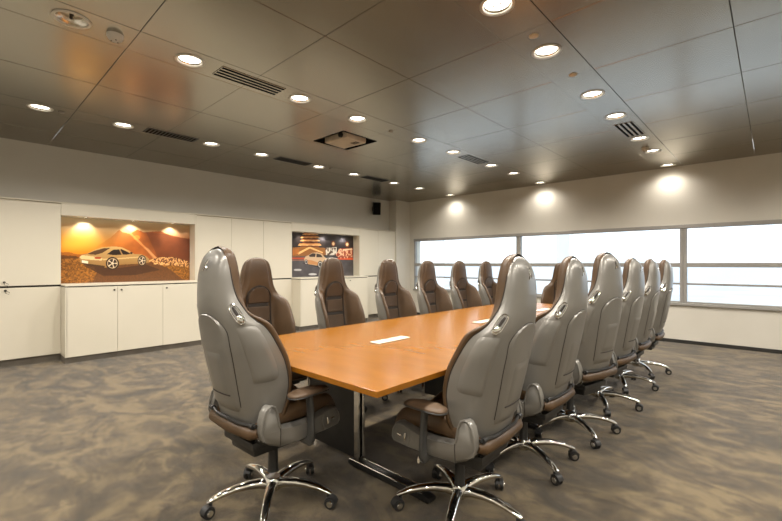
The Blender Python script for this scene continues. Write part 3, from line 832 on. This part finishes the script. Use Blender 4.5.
parts_top, parts_base = [], []
def make_chair():
    T = thing('office_chair', 'x', 'chair', (0, 0, 0))
    top = []
    def add(name, bm, m, parent=None, smooth=True, ang=40, up=True):
        o = bm_obj(name, bm, M[m], parent or T, smooth, ang)
        return o
    # back shell
    b = bmesh.new(); P = []
    A = [(-90+180*k/36)*PI/180 for k in range(37)]
    for z in zrows(.47, ZT*.992, 44, True): P.append([shell_pt(a, z) for a in A])
    V = grid(b, P); bmesh.ops.remove_doubles(b, verts=b.verts, dist=1e-5)
    sh = add('back_shell', b, 'shell')
    # raised arch panel on the rear
    def arch(W, zb, zc, r):
        def f(z):
            if z <= zc: return W
            q = min(1, (z-zc)/r); return W*math.sqrt(max(0, 1-q*q))
        return f
    def axz(x, z):
        zz = min(z/.992, ZT); w = max(profs(zz)[0], .001)
        q = min(1, abs(x)/w)**(1/.8); return math.copysign(math.asin(q), x)
    fx = lambda x, z: shell_pt(axz(x, z), z)
    nx = lambda x, z: shell_n(axz(x, z), z)
    zc, r = .90, .10
    hw = arch(.134, .5, zc, r)
    b = bmesh.new()
    zz = [.53+.37*k/14 for k in range(15)]+[zc+r*math.sin(PI/2*k/10) for k in range(1, 11)]
    P = []
    for j, z in enumerate(zz):
        W = max(hw(z), .0005)*(.86+.14*min(1, (z-.50)/.3)); row = []
        for k in range(17):
            s = -1+2*k/16; e = (1-abs(s))*W/.012; f = min((z-.53)/.012, (zc+r-z)/.006)
            g = math.sin(PI/2*max(0, min(1, e, f if f > 0 else 0)))
            row.append(fx(s*W, z)+nx(s*W, z)*(-.002+.010*g))
        P.append(row)
    grid(b, P); add('rear_panel', b, 'shell', sh)
    # dark groove line around arch
    b = bmesh.new()
    ln = [(-.134*(.86+.14*min(1, (z-.5)/.3)), z) for z in [.56+.34*k/8 for k in range(9)]]+[(-.134*math.cos(PI*k/16), zc+r*math.sin(PI*k/16)) for k in range(1, 16)]+[(.134*(.86+.14*min(1, (z-.5)/.3)), z) for z in [.90-.34*k/8 for k in range(9)]]
    tube(b, [fx(x, z)+nx(x, z)*.0002 for x, z in ln], .002, 6)
    add('rear_groove', b, 'seam', sh)
    # inner shallow raised rectangle with slot
    b = bmesh.new()
    P = []
    for j in range(15):
        z = .62+.2*j/14; row = []
        for k in range(13):
            x = -.075+.15*k/12; g = min(1, min(k, 12-k)/1.5)*min(1, min(j, 14-j)/1.5)
            row.append(fx(x, z)+nx(x, z)*(.0075+.0045*g))
        P.append(row)
    grid(b, P); add('rear_pad', b, 'shell', sh)
    b = bmesh.new(); tube(b, [fx(x, .617)+nx(x, .617)*.008 for x in (-.08, -.04, 0, .04, .08)], .0035, 6); add('rear_slot', b, 'seam', sh)
    # side raised pocket panels + handles
    for s in (-1, 1):
        rad = math.radians
        P = patch(shell_pt, shell_n, .67, .945, lambda z: s*rad(52-14*(z-.67)), lambda z: s*rad(84), .006, 10, 16, -.001, .1, .14)
        b = bmesh.new(); grid(b, P); add('side_panel', b, 'shell', sh)
        a0, z0 = s*rad(72), 1.0
        p = shell_pt(a0, z0); n = shell_n(a0, z0)
        up = (shell_pt(a0, z0+.03)-shell_pt(a0, z0-.03)).normalized(); sd = up.cross(n).normalized()
        R = Matrix((sd, up, n)).transposed().to_4x4(); MT = Matrix.Translation(p) @ R
        def stad(w, h, k=28):
            o = []
            for i in range(k):
                t = 2*PI*i/k; c, q = math.cos(t), math.sin(t)
                o.append(Vector((w*math.copysign(abs(c)**.7, c), h*math.copysign(abs(q)**.7, q), 0)))
            return o
        b = bmesh.new(); pts = stad(.017, .050); k = len(pts)
        rings = []
        for i in range(k):
            t = (pts[(i+1) % k]-pts[i-1]).normalized(); sdv = t.cross(Vector((0, 0, 1)))
            ring = []
            for q in range(8):
                an = 2*PI*q/8; ring.append(b.verts.new(pts[i]+sdv*(.0038*math.cos(an))+Vector((0, 0, .004+.005*math.sin(an)))))
            rings.append(ring)
        for i in range(k):
            for q in range(8): b.faces.new((rings[i][q], rings[i][(q+1) % 8], rings[(i+1) % k][(q+1) % 8], rings[(i+1) % k][q]))
        bmesh.ops.transform(b, matrix=MT, verts=b.verts); hb = add('handle_bezel', b, 'chrome', sh)
        b = bmesh.new(); vs = [b.verts.new(q+Vector((0, 0, .0035))) for q in stad(.016, .049)]; vb = [b.verts.new(q+Vector((0, 0, -.006))) for q in stad(.016, .049)]
        b.faces.new(vs); b.faces.new(vb[::-1])
        for i in range(len(vs)): b.faces.new((vs[i-1], vs[i], vb[i], vb[i-1]))
        bmesh.ops.transform(b, matrix=MT, verts=b.verts); add('handle_recess', b, 'shell', hb, False)
        b = bmesh.new(); tube(b, [(.0, -.012, .006), (.0, .02, .006), (.002, .038, .0055)], [(.006, .003), (.0065, .003), (.004, .002)], 8, up=Vector((0, 0, 1)))
        bmesh.ops.transform(b, matrix=MT, verts=b.verts); add('handle_gap', b, 'seam', hb)
        b = bmesh.new(); t = bmesh.new(); bmesh.ops.create_uvsphere(t, u_segments=16, v_segments=10, radius=1)
        merge(b, t, MT @ Matrix.Translation((0, -.026, .007)) @ Matrix.Diagonal((.014, .021, .010, 1))); add('release_lever', b, 'chrome', hb)
        # emblem: two small crossed slivers, only once
    b = bmesh.new()
    def rib(p, q, w0, w1):
        P = []
        for j in range(7):
            t = j/6; x = p[0]+(q[0]-p[0])*t; z = p[1]+(q[1]-p[1])*t; w = (w0+(w1-w0)*t)*math.sin(PI*(.15+.7*t))
            P.append([fx(x-w, z)+nx(x, z)*.0005, fx(x-w*.5, z)+nx(x, z)*.003, fx(x+w*.5, z)+nx(x, z)*.003, fx(x+w, z)+nx(x, z)*.0005])
        grid(b, P)
    rib((-.006, 1.207), (.012, 1.246), .004, .006); rib((-.018, 1.196), (-.004, 1.212), .007, .004); rib((.006, 1.225), (.02, 1.2), .003, .004)
    add('back_emblem', b, 'chrome', sh)
    # leather backrest: wraps the rim and the front
    b = bmesh.new(); P = []
    for z in zrows(.455, ZT, 46, True):
        w, rim, sp, fc = prof(z)
        yj = min(profs(z)[1], rim-.003); w_s = profs(z)[0]
        k = min(1, w/.13)
        pw = min(.118, .52*w)
        tk = .030*k
        half = [(w_s-.012*k, yj-.012*k), (w_s+(w-w_s)*.3+.001*k, yj), (w+.003*k, yj+.45*(rim-yj)), (w-.002*k, rim-.006*k), (w-.012*k, rim), (w-.026*k, rim-.003*k),
                (w-.045*k, rim+(fc-rim)*.25), (w*.62, rim+(fc-rim)*.72), (pw, fc-.004*k), (pw*.66, fc+.0), (pw*.33, fc+.0015*k), (0, fc+.002*k)]
        row = [Vector((-x, y, z)) for x, y in half]+[Vector((x, y, z)) for x, y in half[-2::-1]]
        P.append(row)
    grid(b, P); bmesh.ops.remove_doubles(b, verts=b.verts, dist=1e-5)
    lb = add('backrest', b, 'leather', None, True, 180)
    md = lb.modifiers.new('sub', 'SUBSURF'); md.levels = 1; md.render_levels = 1
    # dark piping between shell and leather
    b = bmesh.new()
    pts = []
    zs2 = zrows(.48, ZT*.992, 40, True)
    L_ = [shell_pt(-PI/2, z)+Vector((0, .002, 0)) for z in zs2]; R_ = [shell_pt(PI/2, z)+Vector((0, .002, 0)) for z in reversed(zs2[:-1])]
    tube(b, L_+R_, .003, 6, up=Vector((0, 1, .01))); add('edge_piping', b, 'seam', lb)
    # centre insert: arch in three pads
    def fpt(x, z):
        w, rim, sp, fc = prof(z); return Vector((x, fc+.002-.004*(x/.12)**2, z))
    fn = lambda x, z: Vector((0, 1, 0))
    def pad(z0, z1, W0, W1, h, name, archt=False):
        b = bmesh.new(); P = []
        n = 14
        for j in range(n+1):
            if archt: z = z0+(z1-z0)*math.sin(PI/2*j/n)
            else: z = z0+(z1-z0)*j/n
            t = (z-z0)/(z1-z0)
            W = W0+(W1-W0)*t
            if archt:
                q = max(0, (t-.35)/.65); W = W0*math.sqrt(max(1e-5, 1-q*q))
            row = []
            for k in range(15):
                s = -1+2*k/14
                e = (1-abs(s))*W/.016; f = min((z-z0), (z1-z))/.012
                g = math.sin(PI/2*max(0, min(1, e, f)))
                row.append(fpt(s*W, z)+Vector((0, -.004+(h+.004)*g, 0)))
            P.append(row)
        grid(b, P); return b
    b = pad(.54, 1.083, .113, .113, .006, 'x', True)
    # piping backing uses an arch as one flat dark skin
    add('insert_seam', b, 'seam', lb)
    b = bmesh.new()
    ap_ = [(-.104, z) for z in (.56, .65, .75, .85, .93, .975)]+[(-.106*math.cos(PI*k/14), .975+.10*math.sin(PI*k/14)) for k in range(1, 14)]+[(.104, z) for z in (.975, .93, .85, .75, .65, .56)]
    tube(b, [fpt(x, z)+Vector((0, .006, 0)) for x, z in ap_], .0045, 8, up=Vector((0, 1, 0)))
    add('insert_piping', b, 'seam', lb)
    for (z0, z1, W0, W1, ar) in ((.55, .775, .098, .104, False), (.787, .915, .104, .104, False), (.927, 1.072, .103, .1, True)):
        add('insert_pad', pad(z0, z1, W0, W1, .014, 'p', ar), 'insert', lb)
    # lower roll and rods at the rear
    b = bmesh.new(); tube(b, [(-.212, -.215, .452), (-.18, -.232, .447), (0, -.242, .445), (.18, -.232, .447), (.212, -.215, .452)], [(.02, .02), (.027, .03), (.027, .032), (.027, .03), (.02, .02)], 14); add('lumbar_roll', b, 'leather', lb)
    b = bmesh.new(); tube(b, [(-.212, -.225, .487), (-.1, -.25, .484), (.1, -.25, .484), (.212, -.225, .487)], .008, 8)
    for s in (-1, 1): cyl(b, (s*.19, -.232, .486), .013, .026, 'x', 12)
    add('tilt_rod', b, 'black', lb)
    # seat cushion
    b = bmesh.new(); P = []
    ys = [-.215, -.2, -.15, -.08, 0, .08, .15, .205, .24, .262, .272, .266, .24]
    def sec(y, i):
        # upper surface profile over x
        ht = {0: .43}.get(i, .49)
        ht = .482+.012*math.sin(min(1, max(0, (y+.2)/.45))*PI)
        if i >= 8: ht -= (.0, .018, .045, .075, .1)[i-8]
        if i == 0: ht -= .04
        bol = .05*max(0, min(1, (y+.22)/.1))*max(0, min(1, (.275-y)/.07)) if i < 10 else 0
        W = .208 if i < 8 else .208-(.004, .012, .022, .03, .04)[i-8]
        base = .41 if i < 12 else .4
        return [(-W, base), (-W-.006, ht-.02+bol*.4), (-W+.008, ht+bol*.85), (-W+.035, ht+bol), (-W+.075, ht+bol*.45), (-W+.11, ht+.004), (-.06, ht+.006), (0, ht+.004),
                (.06, ht+.006), (W-.11, ht+.004), (W-.075, ht+bol*.45), (W-.035, ht+bol), (W-.008, ht+bol*.85), (W+.006, ht-.02+bol*.4), (W, base)]
    for i, y in enumerate(ys): P.append([Vector((x, y, max(z, .395))) for x, z in sec(y, i)])
    V = grid(b, P)
    b.faces.new(V[0][::-1]); b.faces.new(V[-1])
    for r0, r1 in zip(V, V[1:]): b.faces.new((r0[0], r1[0], r1[-1], r0[-1]))
    sc_ = add('seat', b, 'leather', None, True, 180)
    md = sc_.modifiers.new('sub', 'SUBSURF'); md.levels = 2; md.render_levels = 2
    b = bmesh.new()
    for x in (-.118, .118): tube(b, [(x, y, .4895+.012*math.sin(min(1, max(0, (y+.2)/.45))*PI)) for y in (-.12, -.05, .05, .12, .2, .235)], .003, 6)
    for y in (-.02, .1): tube(b, [(x, y, .4985) for x in (-.11, -.05, 0, .05, .11)], .003, 6)
    add('seat_seam', b, 'seam', sc_)
    # seat side shells with the rounded hip covers
    for s in (-1, 1):
        b = bmesh.new()
        out = [(-.212, .42), (-.222, .455), (-.217, .50), (-.206, .540), (-.190, .562), (-.173, .568), (-.154, .558), (-.141, .53), (-.134, .49), (-.124, .456), (-.02, .444), (.08, .446), (.13, .458), (.19, .474), (.222, .462), (.245, .425), (.25, .392), (.235, .366), (.15, .36), (0, .358), (-.12, .364), (-.175, .388)]
        v0 = [b.verts.new((s*.206, y, z)) for y, z in out]; v1 = [b.verts.new((s*.24, y, z)) for y, z in out]
        cy = sum(p[0] for p in out)/len(out); 
        v2 = [b.verts.new((s*.251, -.0+(y+.0)*.0+y+(-.012 if y > cy else .012)*.7, z+(.008 if z < .42 else -.008))) for y, z in out]
        n = len(out)
        for i in range(n):
            j = (i+1) % n
            b.faces.new((v0[i], v0[j], v1[j], v1[i])); b.faces.new((v1[i], v1[j], v2[j], v2[i]))
        b.faces.new(v2); b.faces.new(v0[::-1])
        ss = add('side_shell', b, 'shell', None, True, 50)
        # inner dish of hip cover: raised rim line
        b = bmesh.new(); tube(b, [(s*.251, y, z) for y, z in out[0:10]], [(.006, .006)]*10, 8, up=Vector((1, 0, 0))); add('hip_cover_rim', b, 'shell', ss)
        b = bmesh.new(); tube(b, [(s*.2515, -.124, .46), (s*.2518, -.122, .43), (s*.2515, -.126, .37)], .0022, 6, up=Vector((1, 0, 0))); add('shell_split', b, 'seam', ss)
        # control pod with switch on the outer face
        b = bmesh.new(); tube(b, [(s*.2515, .13, .452), (s*.2515, .19, .466), (s*.2515, .215, .452), (s*.2515, .235, .42), (s*.2515, .238, .392), (s*.2515, .225, .375), (s*.2515, .14, .37), (s*.2515, .125, .41), (s*.2515, .13, .452)], .0028, 6, up=Vector((1, 0, 0))); add('control_outline', b, 'shell', ss)
        b = bmesh.new(); tube(b, [(s*.256, .2, .415), (s*.256, .175, .412)], [(.004, .006), (.004, .006)], 8)
        tube(b, [(s*.258, .152, .398), (s*.26, .15, .415), (s*.258, .148, .432)], [(.005, .006), (.007, .008), (.005, .006)], 8, up=Vector((1, 0, 0))); add('seat_switch', b, 'chrome', ss)
        # armrest: bent post and leather pad
        b = bmesh.new()
        tube(b, [(s*.10, .03, .365), (s*.2, .03, .352), (s*.27, .03, .35), (s*.282, .028, .365), (s*.286, .026, .42), (s*.286, .02, .52), (s*.284, .015, .582)],
             [(.022, .012), (.022, .011), (.024, .011), (.024, .012), (.024, .011), (.023, .011), (.022, .011)], 12, up=Vector((1, 0, .3)) if False else Vector((0, 1, 0)), pw=.7)
        ap = add('armrest_post', b, 'postgrey', None, True, 60)
        b = bmesh.new(); tube(b, [(s*.17, .045, .35), (s*.245, .05, .338), (s*.292, .045, .345)], [(.008, .016)]*3, 8); add('arm_bracket', b, 'chrome', ap)
        b = bmesh.new(); P = []
        for j in range(15):
            t = -1+2*j/14; e = math.sqrt(max(0, 1-abs(t)**2.6)); y = .012+.118*t; wv = .052*e*(1-.12*t)
            P.append([Vector((s*.287+wv*math.cos(q), y, .598+.017*e*math.sin(q)*(1.0 if math.sin(q) > 0 else 1.1)+.006*(1-t*t))) for q in [2*PI*k/16 for k in range(17)]])
        grid(b, P); bmesh.ops.remove_doubles(b, verts=b.verts, dist=1e-4); add('armrest_pad', b, 'padleather', ap, True, 180)
        b = bmesh.new(); P = []
        for j in range(15):
            t = -1+2*j/14; e = math.sqrt(max(0, 1-abs(t)**2.6)); y = .012+.12*t; wv = .0535*e*(1-.12*t)
            P.append([Vector((s*.287+wv*math.cos(q), y, .590+.009*e*math.sin(q)+.006*(1-t*t))) for q in [2*PI*k/16 for k in range(17)]])
        grid(b, P); bmesh.ops.remove_doubles(b, verts=b.verts, dist=1e-4); add('pad_base', b, 'postgrey', ap, True, 180)
    # seat pan and mechanism
    b = bmesh.new(); box(b, -.2, .2, -.17, .225, .37, .405, .008, 2); box(b, -.14, .14, -.2, .15, .332, .372, .012, 2)
    box(b, -.11, .11, -.175, .12, .288, .336, .014, 2); box(b, -.06, .06, -.08, .08, .262, .296, .012, 2); add('mechanism', b, 'black', None, True, 35)
    for s in (-1, 1):
        b = bmesh.new(); tube(b, [(s*.17, -.2, .42), (s*.13, -.16, .36), (s*.05, -.08, .33)], [(.02, .008)]*3, 8); add('back_bracket', b, 'chrome')
    b = bmesh.new()
    tube(b, [(.07, .05, .335), (.16, .055, .33), (.2, .06, .325)], .006, 8); tube(b, [(.2, .06, .325), (.235, .062, .324)], [(.01, .006)]*2, 8)
    add('tilt_lever', b, 'chrome')
    # ---- base
    b = bmesh.new(); lathe(b, [(0, .35), (.014, .35), (.014, .26), (.024, .26), (.026, .14), (.03, .13), (0, .13)], n=20); gc = add('gas_column', b, 'black')
    b = bmesh.new(); lathe(b, [(0, .135), (.036, .135), (.044, .125), (.046, .1), (.04, .072), (.03, .068), (0, .068)], n=24); hub = add('base_hub', b, 'chrome')
    legs = []
    for k in range(5):
        a = 2*PI*k/5; d = Vector((math.cos(a), math.sin(a), 0))
        b = bmesh.new()
        pts = [d*.025+Vector((0, 0, .098)), d*.07+Vector((0, 0, .112)), d*.13+Vector((0, 0, .116)), d*.19+Vector((0, 0, .112)), d*.25+Vector((0, 0, .1)), d*.295+Vector((0, 0, .084)), d*.318+Vector((0, 0, .074))]
        tube(b, pts, [(.026, .024), (.0255, .022), (.024, .019), (.022, .016), (.020, .0135), (.018, .011), (.012, .007)], 12, pw=.75)
        lg = add('base_leg', b, 'chrome', None, True, 60)
        # castor swings outward
        b = bmesh.new(); ca = a+.9*math.sin(k*2.3); dd = Vector((math.cos(ca), math.sin(ca), 0)); sd = Vector((-dd.y, dd.x, 0))
        c = d*.302; cw = c+dd*.014
        cyl(b, c+Vector((0, 0, .062)), .009, .03, 'z', 10)
        Rz = Matrix.Rotation(ca, 4, 'Z')
        for sg in (-1, 1):
            t = bmesh.new(); bmesh.ops.create_cone(t, cap_ends=True, segments=24, radius1=.029, radius2=.029, depth=.018)
            es = [e for e in t.edges if abs(e.verts[0].co.z-e.verts[1].co.z) < 1e-6]; bmesh.ops.bevel(t, geom=es, offset=.005, segments=2, affect='EDGES')
            merge(b, t, Matrix.Translation(cw+sd*(sg*.0135)+Vector((0, 0, .029))) @ Rz @ Matrix.Rotation(PI/2, 4, 'X'))
        # hood
        t = bmesh.new(); P = []
        for j in range(9):
            an = PI*(.05+.8*j/8); P.append([Vector((.033*math.cos(an), w, .029+.033*math.sin(an))) for w in (-.02, -.008, .008, .02)])
        grid(t, P); merge(b, t, Matrix.Translation(cw) @ Rz)
        cs = add('castor', b, 'castor', lg, True, 40)
        for sg in (-1, 1):
            b = bmesh.new()
            t = bmesh.new(); bmesh.ops.create_cone(t, cap_ends=True, segments=20, radius1=.017, radius2=.015, depth=.003)
            merge(b, t, Matrix.Translation(cw+sd*(sg*.0236)+Vector((0, 0, .029))) @ Rz @ Matrix.Rotation(sg*-PI/2, 4, 'X'))
            t = bmesh.new(); bmesh.ops.create_cone(t, cap_ends=True, segments=14, radius1=.009, radius2=.009, depth=.0045)
            merge(b, t, Matrix.Translation(cw+sd*(sg*.0236)+Vector((0, 0, .029))) @ Rz @ Matrix.Rotation(sg*-PI/2, 4, 'X'))
            add('wheel_cap', b, 'chrome', lg, True, 40)
        legs.append(lg)
    return T

BASE = ('gas_column', 'base_hub', 'base_leg')
def copy_tree(o, parent=None):
    c = o.copy(); COL.objects.link(c); c.parent = parent
    for ch in o.children[:] if parent is None else list(o.children):
        copy_tree(ch, c)
    return c

def place(T, x, y, face, phase, lift, label, group=None, rake=3):
    """face: world heading of the sitter (degrees, 0 = +x); phase: world heading of one castor"""
    rz = math.radians(face-90)
    T.location = (x, y, 0); T.rotation_euler = (0, 0, rz)
    T['label'] = label
    if group: T['group'] = group
    for ch in T.children:
        k = ch.name.split('.')[0]
        if k in BASE: ch.rotation_euler = (0, 0, math.radians(phase)-rz)
        else: ch.location = (0, 0, lift)
        if k in ('back_shell', 'backrest'):          # the back tilts about its hinge line
            h = Vector((0, -.14, .47)); Rm = Matrix.Rotation(math.radians(rake), 4, 'X')
            ch.matrix_local = Matrix.Translation(Vector((0, 0, lift))+h) @ Rm @ Matrix.Translation(-h)
        if k == 'gas_column': ch.location = (0, 0, lift)

proto = make_chair()
CH = [
 (-1.925, 1.155, 92, 33, .035, 'large grey-shelled high-back chair in the left foreground at the head of the table'),
 (-1.168, 1.765, 183, 6, .0, 'large grey-shelled high-back chair at right of the near table corner, ivory outlet left of it'),
 (-1.17, 2.50, 180, 41, .0, 'grey-shelled high-back chair, second back from the front in the right-hand row'),
 (-1.12, 3.18, 168, 31, .03, 'grey-shelled high-back chair third in the right-hand row, turned with its back to the viewer'),
 (-1.145, 3.93, 175, 10, .0, 'grey-shelled high-back chair fourth in the right-hand row'),
 (-1.165, 4.70, 180, 5, .0, 'grey-shelled high-back chair fifth in the right-hand row, second from its far end'),
 (-1.165, 5.42, 182, 20, .0, 'grey-shelled high-back chair at the far window end of the right-hand row'),
 (-2.81, 1.69, 0, 20, .0, 'brown leather seat front of the chair just right of the large left foreground chair'),
 (-2.81, 2.47, 0, 50, .01, 'brown high-back chair facing the table in front of the night city poster'),
 (-2.81, 3.25, 0, 10, .0, 'brown high-back chair just left of the room corner, third in the left row'),
 (-2.81, 3.94, 0, 30, -.01, 'brown high-back chair at the left end of the windows, fourth in the left row'),
 (-2.81, 4.63, 0, 60, -.01, 'brown high-back chair before the first window bay, fifth in the left row'),
 (-2.81, 5.33, 0, 0, -.01, 'brown high-back chair mostly hidden behind the near grey shell, last in the left row'),
 (-2.17, 5.62, 270, 0, -.03, 'brown high-back chair at the far head of the table facing the viewer'),
]
chairs = [proto]+[copy_tree(proto) for _ in CH[1:]]
for i, (T, c) in enumerate(zip(chairs, CH)): place(T, *c, rake=(4, 4.5, 4.5, 2.5, 3, 3, 3, 2, 2, 2, 2, 2, 2, 2)[i], group='high-back chairs around the table')

# ------------------------------------------------------------------ light and camera
w = bpy.data.worlds.new('world'); scn.world = w; w.use_nodes = True
nt = w.node_tree; bg = nt.nodes['Background']
tc = nt.nodes.new('ShaderNodeTexCoord'); sp = nt.nodes.new('ShaderNodeSeparateXYZ'); cr = nt.nodes.new('ShaderNodeValToRGB')
nt.links.new(tc.outputs['Generated'], sp.inputs[0]); nt.links.new(sp.outputs['Z'], cr.inputs[0])
e = cr.color_ramp.elements; e[0].position = 0; e[0].color = (.9, .94, .97, 1); e[1].position = .6; e[1].color = (.88, .93, 1, 1)
nt.links.new(cr.outputs[0], bg.inputs[0]); bg.inputs[1].default_value = 2.0
for (a, b) in wins[:3]:
    L = bpy.data.lights.new('window_portal', 'AREA'); L.shape = 'RECTANGLE'; L.size = b-a-.1; L.size_y = ZH-ZS-.1; L.cycles.is_portal = True
    lo = bpy.data.objects.new('window_portal', L); COL.objects.link(lo); lo.location = ((a+b)/2, YW+.12, (ZH+ZS)/2); lo.rotation_euler = (-PI/2, 0, 0)

cam = bpy.data.cameras.new('camera'); co = bpy.data.objects.new('camera', cam); COL.objects.link(co)
co.location = (0, 0, EYE); co.rotation_euler = (PI/2, 0, YAW)
cam.sensor_width = 36; cam.lens = 36*FPX/782
cam.shift_y = (CV-260.5)/782
cam.clip_start = .05; cam.clip_end = 1000
scn.camera = co
scn.view_settings.view_transform = 'Standard'; scn.view_settings.look = 'None'
scn.view_settings.gamma = 1; scn.view_settings.use_curve_mapping = False
scn.view_settings.exposure = 0.0
